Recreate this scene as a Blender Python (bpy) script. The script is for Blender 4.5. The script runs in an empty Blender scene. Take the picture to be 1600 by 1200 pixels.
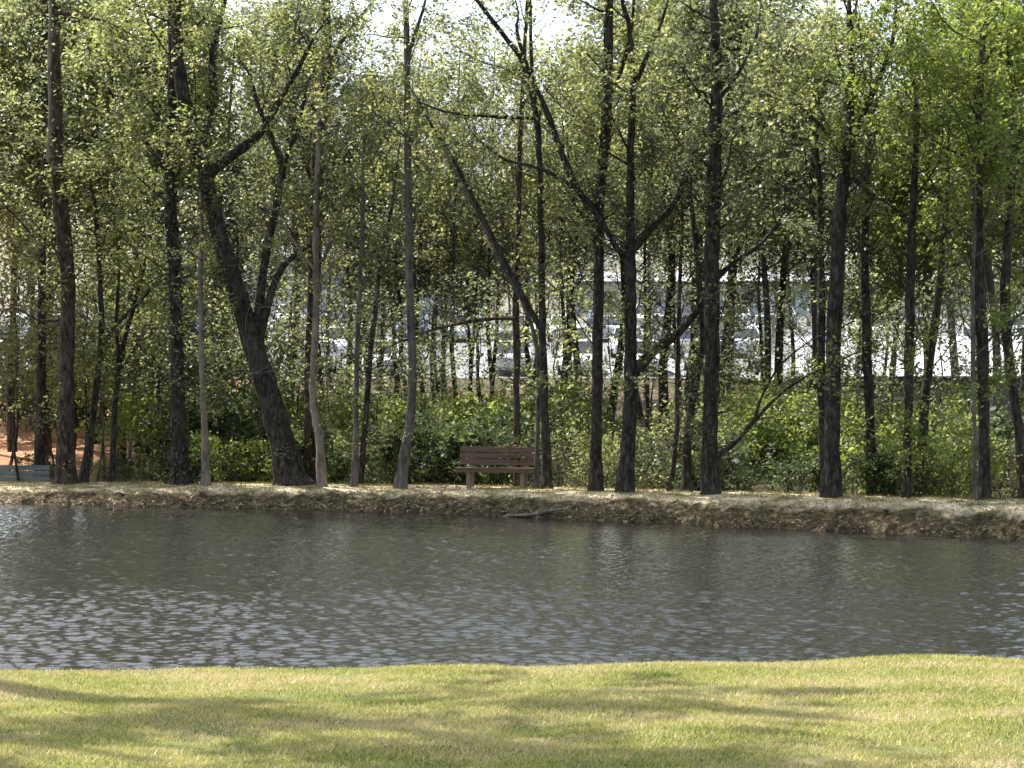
import bpy, math, random
import numpy as np
from mathutils import Vector, Matrix

S = bpy.context.scene
C = S.collection
rnd = random.Random(11)
npr = np.random.default_rng(11)

# ------------------------------------------------------------------ camera
EYE = 3.0
F = 3209.0            # focal length in photo pixels (photo is 1600 wide)
HOR = 579.0
cam = bpy.data.cameras.new('camera')
cam.sensor_width = 36.0
cam.lens = F / 1600 * 36
cam.clip_start = 0.1
cam.clip_end = 2000
camo = bpy.data.objects.new('camera', cam)
C.objects.link(camo)
camo.location = (0, 0, EYE)
camo.rotation_euler = (math.radians(90) - math.atan((600 - HOR) / F), 0, 0)
S.camera = camo

# ------------------------------------------------------------------ light
SUN_EL = math.radians(54)
SUN_AZ = math.atan2(-0.70, 0.71)          # from +Y, towards the left rear
sdir = Vector((math.sin(SUN_AZ) * math.cos(SUN_EL), math.cos(SUN_AZ) * math.cos(SUN_EL), math.sin(SUN_EL)))
w = bpy.data.worlds.new('World')
S.world = w
w.use_nodes = True
nt = w.node_tree
sky = nt.nodes.new('ShaderNodeTexSky')
sky.sky_type = 'NISHITA'
sky.sun_disc = False
sky.sun_elevation = SUN_EL
sky.sun_rotation = SUN_AZ
sky.air_density = 1.0
sky.dust_density = 3.0
sky.ozone_density = 1.0
hs = nt.nodes.new('ShaderNodeHueSaturation')
hs.inputs['Saturation'].default_value = 0.75
nt.links.new(sky.outputs[0], hs.inputs['Color'])
tcw = nt.nodes.new('ShaderNodeTexCoord')
cn_ = nt.nodes.new('ShaderNodeTexNoise')
cn_.inputs['Scale'].default_value = 2.2; cn_.inputs['Detail'].default_value = 6
mpw = nt.nodes.new('ShaderNodeMapping'); mpw.inputs['Scale'].default_value = (1, 1, 2.5)
nt.links.new(tcw.outputs['Generated'], mpw.inputs[0]); nt.links.new(mpw.outputs[0], cn_.inputs['Vector'])
mrw = nt.nodes.new('ShaderNodeMapRange')
mrw.inputs[1].default_value = 0.42; mrw.inputs[2].default_value = 0.65; mrw.inputs[3].default_value = 0.8; mrw.inputs[4].default_value = 1.25
nt.links.new(cn_.outputs['Fac'], mrw.inputs[0])
nt.links.new(mrw.outputs[0], hs.inputs['Value'])      # thin bright cloud
nt.links.new(hs.outputs[0], nt.nodes['Background'].inputs[0])
nt.nodes['Background'].inputs[1].default_value = 0.15
sl = bpy.data.lights.new('sun', 'SUN')
sl.energy = 5.0
sl.angle = math.radians(0.53)
sl.color = (1.0, 0.97, 0.91)
so = bpy.data.objects.new('sun', sl)
C.objects.link(so)
so.rotation_euler = sdir.to_track_quat('Z', 'Y').to_euler()
S.view_settings.view_transform = 'Standard'
S.view_settings.look = 'None'
S.view_settings.exposure = 1.25
S.view_settings.gamma = 1.0
S.cycles.max_bounces = 6
S.cycles.transparent_max_bounces = 4
S.cycles.use_denoising = True
S.cycles.sample_clamp_indirect = 8

# ------------------------------------------------------------------ helpers
def at(px, py, d):
    return Vector(((px - 800) / F * d, d, EYE - (py - HOR) / F * d))

def sstep(a, b, x):
    t = np.clip((x - a) / (b - a), 0, 1)
    return t * t * (3 - 2 * t)

class Noise:
    """sum of random plane waves, cheap smooth noise on arrays, about -1..1"""
    def __init__(s, scale, n=14, seed=1):
        r = np.random.default_rng(seed)
        a = r.uniform(0, 2 * math.pi, n)
        k = r.uniform(0.6, 1.8, n) * 2 * math.pi / scale
        s.kx, s.ky, s.p = k * np.cos(a), k * np.sin(a), r.uniform(0, 2 * math.pi, n)
    def __call__(s, x, y):
        x = np.asarray(x, float); y = np.asarray(y, float)
        o = np.zeros(np.broadcast(x, y).shape)
        for kx, ky, p in zip(s.kx, s.ky, s.p):
            o = o + np.sin(kx * x + ky * y + p)
        return o / math.sqrt(len(s.kx))

def link_obj(name, mesh, mats, parent=None):
    o = bpy.data.objects.new(name, mesh)
    C.objects.link(o)
    for m in (mats if isinstance(mats, (list, tuple)) else [mats]):
        mesh.materials.append(m)
    if parent is not None:
        o.parent = parent
    return o

def mesh_np(name, V, Fq, smooth=False, mi=None):
    """V (n,3), Fq (m,k) faces all of one size"""
    V = np.asarray(V, np.float32); Fq = np.asarray(Fq, np.int32)
    me = bpy.data.meshes.new(name)
    me.vertices.add(len(V)); me.vertices.foreach_set('co', V.ravel())
    k = Fq.shape[1]
    me.loops.add(Fq.size); me.loops.foreach_set('vertex_index', Fq.ravel())
    me.polygons.add(len(Fq))
    me.polygons.foreach_set('loop_start', np.arange(0, Fq.size, k, dtype=np.int32))
    me.polygons.foreach_set('loop_total', np.full(len(Fq), k, np.int32))
    if smooth:
        me.polygons.foreach_set('use_smooth', np.ones(len(Fq), bool))
    if mi is not None:
        me.polygons.foreach_set('material_index', np.asarray(mi, np.int32))
    me.update(calc_edges=True)
    return me

def mesh_py(name, V, Fs, smooth=True):
    me = bpy.data.meshes.new(name)
    me.from_pydata(V, [], Fs)
    if smooth:
        me.polygons.foreach_set('use_smooth', np.ones(len(Fs), bool))
    me.update()
    return me

def grid_mesh(name, xs, ys, zf, smooth=True, mif=None):
    X, Y = np.meshgrid(xs, ys)
    Z = zf(X, Y)
    V = np.stack([X.ravel(), Y.ravel(), Z.ravel()], 1)
    nx, ny = len(xs), len(ys)
    i = np.arange(nx - 1)[None, :] + nx * np.arange(ny - 1)[:, None]
    Q = np.stack([i, i + 1, i + nx + 1, i + nx], -1).reshape(-1, 4)
    mi = None
    if mif is not None:
        mi = mif(V[Q].mean(1))
    return mesh_np(name, V, Q, smooth, mi), V

def tag(o, label=None, cat=None, group=None, kind=None):
    if label: o['label'] = label
    if cat: o['category'] = cat
    if group: o['group'] = group
    if kind: o['kind'] = kind
    return o

def empty(name, loc, rz=0.0, sc=1.0):
    o = bpy.data.objects.new(name, None)
    o.empty_display_size = 0.2
    C.objects.link(o)
    o.location = loc
    o.rotation_euler = (0, 0, rz)
    o.scale = (sc, sc, sc)
    return o

def copy_tree(o, parent=None):
    c = o.copy()
    C.objects.link(c)
    if parent is not None:
        c.parent = parent
    for ch in list(o.children):
        copy_tree(ch, c)
    return c

class MB:
    def __init__(s): s.V = []; s.F = []
    def box(s, c, size, M=None):
        x, y, z = [v / 2 for v in size]; b = len(s.V)
        for dx, dy, dz in ((-1,-1,-1),(1,-1,-1),(1,1,-1),(-1,1,-1),(-1,-1,1),(1,-1,1),(1,1,1),(-1,1,1)):
            p = Vector((dx * x, dy * y, dz * z))
            if M: p = M @ p
            s.V.append(tuple(p + Vector(c)))
        for f in ((0,3,2,1),(4,5,6,7),(0,1,5,4),(1,2,6,5),(2,3,7,6),(3,0,4,7)):
            s.F.append(tuple(b + i for i in f))
    def tube(s, pts, rads, n=6, cap=True):
        b0 = len(s.V); m = len(pts)
        prev = None
        for i in range(m):
            p = pts[i]
            q = pts[min(i + 1, m - 1)]; o = pts[max(i - 1, 0)]
            tx, ty, tz = q[0] - o[0], q[1] - o[1], q[2] - o[2]
            l = math.sqrt(tx * tx + ty * ty + tz * tz) or 1.0
            tx /= l; ty /= l; tz /= l
            if prev is None:
                ax = (0.0, 1.0, 0.0) if abs(ty) < 0.8 else (1.0, 0.0, 0.0)
            else:
                ax = prev
            dd = ax[0] * tx + ax[1] * ty + ax[2] * tz
            ux, uy, uz = ax[0] - dd * tx, ax[1] - dd * ty, ax[2] - dd * tz
            l = math.sqrt(ux * ux + uy * uy + uz * uz) or 1.0
            ux /= l; uy /= l; uz /= l
            prev = (ux, uy, uz)
            vx, vy, vz = ty * uz - tz * uy, tz * ux - tx * uz, tx * uy - ty * ux
            r = rads[i]
            for k in range(n):
                a = 2 * math.pi * k / n
                ca, sa = math.cos(a) * r, math.sin(a) * r
                s.V.append((p[0] + ux * ca + vx * sa, p[1] + uy * ca + vy * sa, p[2] + uz * ca + vz * sa))
        for i in range(m - 1):
            for k in range(n):
                a = b0 + i * n + k; c = b0 + i * n + (k + 1) % n
                s.F.append((a, c, c + n, a + n))
        if cap:
            s.F.append(tuple(b0 + n - 1 - k for k in range(n)))
            s.F.append(tuple(b0 + (m - 1) * n + k for k in range(n)))
    def build(s, name, mat, parent=None, smooth=False):
        return link_obj(name, mesh_py(name, s.V, s.F, smooth), mat, parent)

# ------------------------------------------------------------------ materials
def newmat(name):
    m = bpy.data.materials.new(name); m.use_nodes = True
    n = m.node_tree; n.nodes.clear()
    out = n.nodes.new('ShaderNodeOutputMaterial')
    return m, n, out

def N(n, t, **k):
    x = n.nodes.new(t)
    for a, b in k.items(): setattr(x, a, b)
    return x

def ramp(n, fac, stops):
    r = N(n, 'ShaderNodeValToRGB')
    e = r.color_ramp.elements
    while len(e) < len(stops): e.new(0.5)
    for el, (p, c) in zip(e, stops):
        el.position = p; el.color = (*c, 1)
    n.links.new(fac, r.inputs[0])
    return r.outputs[0]

def noise(n, scale, detail=4, rough=0.6, vec=None, stretch=None):
    tc = N(n, 'ShaderNodeTexCoord')
    v = tc.outputs['Object'] if vec is None else vec
    if stretch:
        mp = N(n, 'ShaderNodeMapping'); mp.inputs['Scale'].default_value = stretch
        n.links.new(v, mp.inputs[0]); v = mp.outputs[0]
    t = N(n, 'ShaderNodeTexNoise')
    t.inputs['Scale'].default_value = scale; t.inputs['Detail'].default_value = detail
    t.inputs['Roughness'].default_value = rough
    n.links.new(v, t.inputs['Vector'])
    return t.outputs['Fac']

def bump(n, h, dist, strength=1.0):
    b = N(n, 'ShaderNodeBump'); b.inputs['Strength'].default_value = strength
    b.inputs['Distance'].default_value = dist
    n.links.new(h, b.inputs['Height'])
    return b.outputs[0]

def princ(n, out, col=None, rough=0.8, spec=0.3, normal=None, metal=0.0):
    p = N(n, 'ShaderNodeBsdfPrincipled')
    p.inputs['Roughness'].default_value = rough
    p.inputs['Specular IOR Level'].default_value = spec
    p.inputs['Metallic'].default_value = metal
    if col is not None:
        if isinstance(col, tuple): p.inputs['Base Color'].default_value = (*col, 1)
        else: n.links.new(col, p.inputs['Base Color'])
    if normal is not None: n.links.new(normal, p.inputs['Normal'])
    n.links.new(p.outputs[0], out.inputs[0])
    return p

def surf(name, stops, scale=5, detail=5, rough=0.85, spec=0.2, bdist=0.0, stretch=None, bscale=None, metal=0.0):
    m, n, out = newmat(name)
    f = noise(n, scale, detail, stretch=stretch)
    col = ramp(n, f, stops)
    nb = None
    if bdist:
        h = noise(n, bscale or scale * 2, detail, stretch=stretch)
        nb = bump(n, h, bdist)
    princ(n, out, col, rough, spec, nb, metal)
    return m

def leafmat(name, cols, trans=0.56, rough=0.45, spec=0.4, clump=0.6):
    m, n, out = newmat(name)
    g = N(n, 'ShaderNodeNewGeometry')
    f = noise(n, clump, 2)
    mx = N(n, 'ShaderNodeMath', operation='MULTIPLY_ADD')
    n.links.new(f, mx.inputs[0]); mx.inputs[1].default_value = 1.1; mx.inputs[2].default_value = -0.3
    ad = N(n, 'ShaderNodeMath', operation='MULTIPLY_ADD')
    n.links.new(g.outputs['Random Per Island'], ad.inputs[0]); ad.inputs[1].default_value = 0.65
    n.links.new(mx.outputs[0], ad.inputs[2])
    k = len(cols)
    col = ramp(n, ad.outputs[0], [(i / (k - 1), c) for i, c in enumerate(cols)])
    p = N(n, 'ShaderNodeBsdfPrincipled')
    p.inputs['Roughness'].default_value = rough
    p.inputs['Specular IOR Level'].default_value = spec
    n.links.new(col, p.inputs['Base Color'])
    t = N(n, 'ShaderNodeBsdfTranslucent')
    hs = N(n, 'ShaderNodeHueSaturation'); hs.inputs['Value'].default_value = 1.5; hs.inputs['Saturation'].default_value = 1.15
    n.links.new(col, hs.inputs['Color']); n.links.new(hs.outputs[0], t.inputs[0])
    mix = N(n, 'ShaderNodeMixShader'); mix.inputs[0].default_value = trans
    n.links.new(p.outputs[0], mix.inputs[1]); n.links.new(t.outputs[0], mix.inputs[2])
    n.links.new(mix.outputs[0], out.inputs[0])
    return m

L_SPRING = leafmat('spring_leaf', [(0.055, 0.07, 0.028), (0.12, 0.14, 0.05), (0.20, 0.215, 0.08), (0.32, 0.30, 0.14)])
L_GREEN = leafmat('fresh_leaf', [(0.06, 0.09, 0.024), (0.14, 0.18, 0.045), (0.26, 0.28, 0.085)])
L_DULL = leafmat('dull_leaf', [(0.06, 0.07, 0.035), (0.11, 0.125, 0.06), (0.18, 0.19, 0.09)])
L_SHRUB = leafmat('shrub_leaf', [(0.014, 0.024, 0.010), (0.045, 0.065, 0.024), (0.13, 0.16, 0.06)], trans=0.4, rough=0.5, spec=0.3)
L_YELLOW = leafmat('yellow_leaf', [(0.08, 0.11, 0.03), (0.15, 0.19, 0.05), (0.25, 0.28, 0.09)])
L_PINE = leafmat('pine_needle', [(0.05, 0.075, 0.035), (0.085, 0.115, 0.05), (0.13, 0.15, 0.06)], trans=0.4)
L_IVY = leafmat('ivy_leaf', [(0.02, 0.035, 0.012), (0.05, 0.06, 0.025), (0.14, 0.12, 0.08)], trans=0.2)
L_DRY = leafmat('dry_leaf', [(0.10, 0.06, 0.035), (0.26, 0.18, 0.11), (0.45, 0.36, 0.26)], trans=0.1, rough=0.6)

def barkmat(name, dark, mid, light, moss, sc, bd):
    m, n, out = newmat(name)
    col = ramp(n, noise(n, sc, 8, 0.7, stretch=(1, 1, 0.3)), [(0.34, dark), (0.5, mid), (0.68, light)])
    mr = N(n, 'ShaderNodeMapRange'); n.links.new(noise(n, 2.1, 6, 0.7), mr.inputs[0])
    mr.inputs[1].default_value = 0.5; mr.inputs[2].default_value = 0.62; mr.inputs[4].default_value = 0.65
    mx = N(n, 'ShaderNodeMix', data_type='RGBA')
    n.links.new(mr.outputs[0], mx.inputs[0]); n.links.new(col, mx.inputs[6]); mx.inputs[7].default_value = (*moss, 1)
    princ(n, out, mx.outputs[2], 0.92, 0.12, bump(n, noise(n, sc * 1.2, 8, 0.7, stretch=(1, 1, 0.3)), bd))
    return m
BARK_DARK = barkmat('dark_bark', (0.012, 0.010, 0.008), (0.040, 0.033, 0.026), (0.14, 0.12, 0.098), (0.075, 0.07, 0.055), 15, 0.06)
BARK_BROWN = barkmat('brown_bark', (0.016, 0.011, 0.008), (0.06, 0.041, 0.03), (0.17, 0.13, 0.098), (0.10, 0.078, 0.06), 13, 0.05)
BARK_PALE = barkmat('pale_bark', (0.08, 0.062, 0.046), (0.19, 0.152, 0.115), (0.32, 0.27, 0.21), (0.25, 0.22, 0.18), 7, 0.012)
BARK_GREY = barkmat('grey_bark', (0.045, 0.037, 0.029), (0.11, 0.093, 0.075), (0.2, 0.175, 0.148), (0.15, 0.14, 0.115), 9, 0.02)

# ------------------------------------------------------------------ terrain
_sx = np.array([-60, -20, -11.5, -4.4, -1.34, 1.3, 3.7, 6.0, 9.1, 14, 60])
_sy = np.array([52, 48.5, 46.3, 44.2, 43.0, 41.3, 39.9, 38.35, 36.5, 34.5, 30])
n_shore = Noise(1.6, 12, 5)
n_clod = Noise(0.45, 16, 6)
n_clod2 = Noise(0.18, 16, 8)
n_big = Noise(9, 10, 7)
n_lawn = Noise(3.0, 12, 9)
n_fine = Noise(0.5, 14, 10)

def shore(x):
    return np.interp(x, _sx, _sy) + 0.13 * n_shore(x, 0 * x)

def ground(x, y):
    x = np.asarray(x, float); y = np.asarray(y, float)
    # near side lawn
    crest = 15.0 + 0.12 * np.sin(x * 0.7 + 1)
    top = 1.4 - 0.0253 * np.clip(y, -50, 9.5) - 0.058 * np.clip(y - 9.5, 0, None) + 0.02 * n_lawn(x, y)
    top = top + 0.012 * (x)          # lawn a touch higher on the right
    down = np.clip(y - crest, 0, None)
    zn = top - 0.06 * down ** 2 - 0.28 * down
    zn = np.maximum(zn, -0.9)
    # far side bank
    t = y - shore(x)
    hb = np.interp(x, [-12, -4, 1, 9], [0.30, 0.38, 0.44, 0.52])
    e = 0.7 + 0.3 * n_shore(x * 1.3 + 7, 0 * x)
    prof = np.interp(t, [-3, -0.4, 0.0, 0.10, 0.5, 0.95, 1.5, 2.6, 3.6, 6.0], [-0.9, -0.25, -0.03, 0.25, 0.42, 0.78, 0.96, 1.0, 0.97, 0.45])
    z = prof * hb
    rough = sstep(-0.1, 0.1, t) * (1 - sstep(0.9, 1.6, t))
    z = z + rough * (0.035 * n_clod(x, y) + 0.008 * n_clod2(x, y)) * (0.3 + e)
    z = z + 0.008 * n_fine(x, y) * sstep(1, 1.5, t)
    # woods and slope up to the parking lot
    zl = 0.2 + 2.4 * sstep(54, 87, y)
    zr = 0.2 + 2.4 * sstep(85, 89, y)
    wx = sstep(6.5, 9.5, x)
    zw = zl * (1 - wx) + zr * wx
    zw = zw + 0.12 * n_big(x, y) * (1 - sstep(80, 86, y)) * sstep(50, 56, y)
    lot = 2.6 + 0.07 * (y - 88)
    zw = np.where(y > 88, np.minimum(lot, 2.6 + 0.07 * 62), zw)
    k = sstep(5.0, 9.0, t)
    z = z * (1 - k) + zw * k
    z = np.where(y < 26, zn, z)
    # pond closes far to the sides
    side = sstep(48, 56, np.abs(x)) * (1 - sstep(60, 70, y))
    return z * (1 - side) + 0.6 * side

def gz(x, y):
    return float(ground(np.array([x]), np.array([y]))[0])

GRASS_SOIL = surf('lawn_soil', [(0.35, (0.07, 0.085, 0.025)), (0.55, (0.14, 0.15, 0.05)), (0.72, (0.24, 0.20, 0.10))], 0.9, 8, 0.95, 0.1, 0.02, (1, 1, 1), 40)
def littermat():
    m, n, out = newmat('woodland_floor')
    brown = ramp(n, noise(n, 2.2, 8), [(0.3, (0.03, 0.024, 0.014)), (0.5, (0.075, 0.06, 0.032)), (0.7, (0.16, 0.12, 0.07))])
    clay = ramp(n, noise(n, 1.7, 8, 0.7), [(0.3, (0.16, 0.07, 0.035)), (0.5, (0.36, 0.19, 0.10)), (0.7, (0.55, 0.34, 0.20))])
    tc = N(n, 'ShaderNodeTexCoord'); sp = N(n, 'ShaderNodeSeparateXYZ'); n.links.new(tc.outputs['Object'], sp.inputs[0])
    a = N(n, 'ShaderNodeMath', operation='MULTIPLY_ADD'); n.links.new(noise(n, 0.5, 5), a.inputs[0]); a.inputs[1].default_value = 6; n.links.new(sp.outputs[0], a.inputs[2])
    mr = N(n, 'ShaderNodeMapRange'); n.links.new(a.outputs[0], mr.inputs[0]); mr.inputs[1].default_value = -8; mr.inputs[2].default_value = -6
    mx = N(n, 'ShaderNodeMix', data_type='RGBA')
    n.links.new(mr.outputs[0], mx.inputs[0]); n.links.new(clay, mx.inputs[6]); n.links.new(brown, mx.inputs[7])
    princ(n, out, mx.outputs[2], 0.95, 0.1, bump(n, noise(n, 10, 8, 0.7), 0.06))
    return m
LITTER = littermat()       # bare clay bank at the left, leaf litter elsewhere

def bankmat():
    m, n, out = newmat('bank_soil')
    at_ = N(n, 'ShaderNodeAttribute'); at_.attribute_name = 'bank_t'
    nz = noise(n, 1.3, 7, 0.7)
    a = N(n, 'ShaderNodeMath', operation='MULTIPLY_ADD'); n.links.new(nz, a.inputs[0]); a.inputs[1].default_value = 1.5
    n.links.new(at_.outputs['Fac'], a.inputs[2])       # t + 1.5*noise
    mr = N(n, 'ShaderNodeMapRange'); n.links.new(a.outputs[0], mr.inputs[0])
    mr.inputs[1].default_value = 1.55; mr.inputs[2].default_value = 1.85
    dirt = ramp(n, noise(n, 7, 8, 0.7), [(0.36, (0.016, 0.012, 0.008)), (0.47, (0.065, 0.06, 0.025)), (0.55, (0.10, 0.07, 0.042)), (0.68, (0.34, 0.27, 0.17))])
    straw = ramp(n, noise(n, 1.6, 8, 0.7), [(0.36, (0.11, 0.12, 0.045)), (0.46, (0.42, 0.36, 0.20)), (0.60, (0.72, 0.60, 0.40))])  # dry straw, paled further to stand in for sun on the path top
    mx = N(n, 'ShaderNodeMix', data_type='RGBA')
    n.links.new(mr.outputs[0], mx.inputs[0]); n.links.new(dirt, mx.inputs[6]); n.links.new(straw, mx.inputs[7])
    h = noise(n, 16, 8, 0.7)
    princ(n, out, mx.outputs[2], 0.95, 0.1, bump(n, h, 0.05))
    return m
BANK = bankmat()

xs = np.concatenate([np.arange(-300, -60, 20), np.arange(-60, -15, 1.5), np.arange(-15, 15, 0.13), np.arange(15, 60, 1.5), np.arange(60, 301, 20)])
ysg = np.concatenate([np.arange(-40, 6, 2), np.arange(6, 20, 0.25), np.arange(20, 25.9, 1.0), [25.98, 26.02], np.arange(27, 34, 1.0), np.arange(34, 54, 0.13), np.arange(54, 90, 1.0), np.arange(90, 160, 4), np.arange(160, 700, 30)])
def mif(c):
    t = c[:, 1] - np.interp(c[:, 0], _sx, _sy)
    return np.where(c[:, 1] < 26, 0, np.where(t < 5.2, 1, 2))
me, V = grid_mesh('ground', xs, ysg, ground, True, mif)
a = me.attributes.new('bank_t', 'FLOAT', 'POINT')
a.data.foreach_set('value', (V[:, 1] - shore(V[:, 0])).astype(np.float32))
tag(link_obj('ground', me, [GRASS_SOIL, BANK, LITTER]), kind='structure')

ASPH = surf('worn_pale_paving', [(0.3, (0.12, 0.12, 0.12)), (0.7, (0.2, 0.2, 0.195))], 0.5, 8, 0.8, 0.3)
me, V = grid_mesh('parking_lot', np.array([-60., 60.]), np.array([88.5, 149.5]), lambda X, Y: 2.6 + 0.07 * (Y - 88) + 0.03, False)
tag(link_obj('parking_lot', me, ASPH), kind='structure')
PAINT = surf('road_paint', [(0.3, (0.6, 0.6, 0.58)), (0.7, (0.8, 0.8, 0.78))], 3)
mb = MB()
for row in (92, 104, 118, 134):
    for i in range(-13, 14):
        x0 = i * 2.9 - 1.45
        z0, z1 = 2.6 + 0.07 * (row - 2.4 - 88) + 0.036, 2.6 + 0.07 * (row + 2.4 - 88) + 0.036
        b = len(mb.V)
        mb.V += [(x0, row - 2.4, z0), (x0 + 0.1, row - 2.4, z0), (x0 + 0.1, row + 2.4, z1), (x0, row + 2.4, z1)]
        mb.F.append((b, b + 1, b + 2, b + 3))
tag(mb.build('parking_markings', PAINT), kind='structure')

# ------------------------------------------------------------------ water
def watermat():
    m, n, out = newmat('pond_water')
    h = noise(n, 9, 3, 0.55, stretch=(0.8, 1.2, 1))
    h2 = noise(n, 26, 2, 0.5)
    a = N(n, 'ShaderNodeMath', operation='MULTIPLY_ADD'); n.links.new(h2, a.inputs[0]); a.inputs[1].default_value = 0.3; n.links.new(h, a.inputs[2])
    nb = bump(n, a.outputs[0], 0.008, 1.0)
    p = princ(n, out, (0.024, 0.024, 0.021), 0.02, 0.5, nb)
    p.inputs['IOR'].default_value = 1.33
    return m
wx_ = np.concatenate([np.arange(-55, -13, 2.0), np.arange(-13, 13, 0.04), np.arange(13, 57, 2.0)])
wy_ = np.concatenate([np.arange(15.5, 19.5, 0.5), np.arange(19.5, 28, 0.035), np.arange(28, 37, 0.06), np.arange(37, 48, 0.08), np.arange(48, 55, 1.0)])
_wr = np.random.default_rng(3)
NW = 46
_wl = np.exp(_wr.uniform(np.log(0.09), np.log(0.30), NW))
_wa = _wr.normal(math.radians(-82), math.radians(36), NW)
_wk = 2 * math.pi / _wl
_wph = _wr.uniform(0, 6.28, NW)
_wamp = 0.046 / _wk
n_gust = Noise(7.0, 10, 21)
def waterz(X, Y):
    z = np.zeros(X.shape)
    for k, a_, p, am in zip(_wk, _wa, _wph, _wamp):
        z += am * np.sin(k * (X * math.cos(a_) + Y * math.sin(a_)) + p)
    calm = 1 - 0.6 * sstep(33, 43, Y + 0.35 * X)
    g = np.clip(0.95 + 0.10 * n_gust(X * 0.5, Y), 0.7, 1.2)
    return z * calm * g
me, V = grid_mesh('water', wx_, wy_, waterz, True)
tag(link_obj('water', me, watermat()), kind='structure')

# ------------------------------------------------------------------ leaves
def leaf_mesh(name, P, size, mi=None, up=0.6, ratio=0.55, long=1.0):
    """one small four-sided leaf per point"""
    P = np.asarray(P, float); n = len(P)
    s = size * npr.uniform(0.55, 1.35, n)[:, None]
    nrm = npr.normal(0, 1, (n, 3)); nrm[:, 2] = np.abs(nrm[:, 2]) + up
    nrm /= np.linalg.norm(nrm, axis=1)[:, None]
    r = npr.normal(0, 1, (n, 3))
    u = np.cross(nrm, r); u /= np.linalg.norm(u, axis=1)[:, None] + 1e-9
    v = np.cross(nrm, u)
    u = u * s * long; v = v * s * ratio
    V = np.empty((n, 4, 3))
    V[:, 0] = P + u; V[:, 1] = P + v + u * 0.15; V[:, 2] = P - u; V[:, 3] = P - v + u * 0.15
    Q = np.arange(n * 4).reshape(n, 4)
    return mesh_np(name, V.reshape(-1, 3), Q)

def rvec(s=1.0):
    return Vector((rnd.gauss(0, s), rnd.gauss(0, s), rnd.gauss(0, s)))

n_cl1 = Noise(1.7, 12, 31)
n_cl2 = Noise(0.6, 12, 32)
class Tree:
    def __init__(s):
        s.mb = MB(); s.tw = []          # tw = twig points that carry leaves
    def branch(s, p, d, L, r, lvl, nch=(5, 4), up=0.12, wig=0.16, maxl=3):
        nseg = {1: 6, 2: 4, 3: 3}[lvl]
        pts = [p.copy()]; q = p.copy(); d = d.normalized()
        for i in range(nseg):
            d = (d + rvec(wig) + Vector((0, 0, up))).normalized()
            q = q + d * (L / nseg); pts.append(q.copy())
        rads = [max(r * (1 - 0.85 * i / nseg), 0.004) for i in range(nseg + 1)]
        s.mb.tube(pts, rads, 5 if lvl == 1 else 3, False)
        s.spawn(pts, L, r, lvl, nch, up, wig, maxl)
    def spawn(s, pts, L, r, lvl, nch, up, wig, maxl, lo=0.25):
        nseg = len(pts) - 1
        if lvl >= maxl:
            for i in range(1, nseg + 1):
                s.tw.append(tuple(pts[i]))
            s.tw.append(tuple((pts[-1] + pts[-2]) / 2))
            return
        k = nch[lvl - 1]
        if L < 1.0: k = max(2, int(round(k * L / 1.0)))
        for j in range(k):
            f = lo + (1 - lo) * (j + rnd.random()) / k
            x = f * nseg; i = min(int(x), nseg - 1)
            p = pts[i].lerp(pts[i + 1], x - i)
            t = (pts[i + 1] - pts[i]).normalized()
            sd = rvec(1.0); sd = (sd - t * sd.dot(t)).normalized()
            d = t * rnd.uniform(0.5, 0.9) + sd * rnd.uniform(0.6, 1.0)
            s.branch(p, d, L * rnd.uniform(0.38, 0.6), max(r * (1 - 0.7 * f) * 0.42, 0.003), lvl + 1, nch, up, wig, maxl)
    def limbs(s, pts, rads, n, zlo, Lmax, nch=(5, 4), el=(0.1, 0.9), up=0.12, wig=0.16, top=1.0, front=False):
        """limbs off a trunk polyline between height zlo and its top"""
        zt = pts[-1].z
        for i in range(n):
            z = zlo + (zt - zlo) * top * (i + rnd.random()) / n
            for j in range(len(pts) - 1):
                if pts[j].z <= z <= pts[j + 1].z: break
            f = (z - pts[j].z) / max(pts[j + 1].z - pts[j].z, 1e-3)
            p = pts[j].lerp(pts[j + 1], min(max(f, 0), 1))
            rr = rads[j] * (1 - f) + rads[j + 1] * f
            a = i * 2.4 + rnd.uniform(-0.5, 0.5)
            e = rnd.uniform(*el)
            h = (z - zlo) / max(zt - zlo, 0.1)
            L = Lmax * rnd.uniform(0.6, 1.0) * (1 - 0.55 * h)
            if front: L *= 0.35 if math.sin(a + 0.7) > -0.1 else 1.15         # woodland-side limbs shortened so sun reaches the path
            s.branch(p, Vector((math.cos(a) * math.cos(e), math.sin(a) * math.cos(e), math.sin(e))), L, min(rr * 0.4, 0.03), 1, nch, up, wig)
    def leaves(s, name, total, spread, size, mat, parent, base=Vector((0, 0, 0)), **k):
        T = np.array(s.tw)
        o3 = npr.uniform(0, 50)
        wgt = np.exp(0.75 * (n_cl1(T[:, 0] + 0.6 * T[:, 1] + o3, T[:, 2] - 0.5 * T[:, 1]) + n_cl2(T[:, 0] + 0.7 * T[:, 1] + o3, T[:, 2] + 0.4 * T[:, 1])))
        idx = npr.choice(len(T), total, p=wgt / wgt.sum())    # foliage gathers in clumps
        P = T[idx] + npr.normal(0, spread, (total, 3)) - np.array(base)
        return link_obj(name, leaf_mesh(name, P, size, **k), mat, parent)

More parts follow.
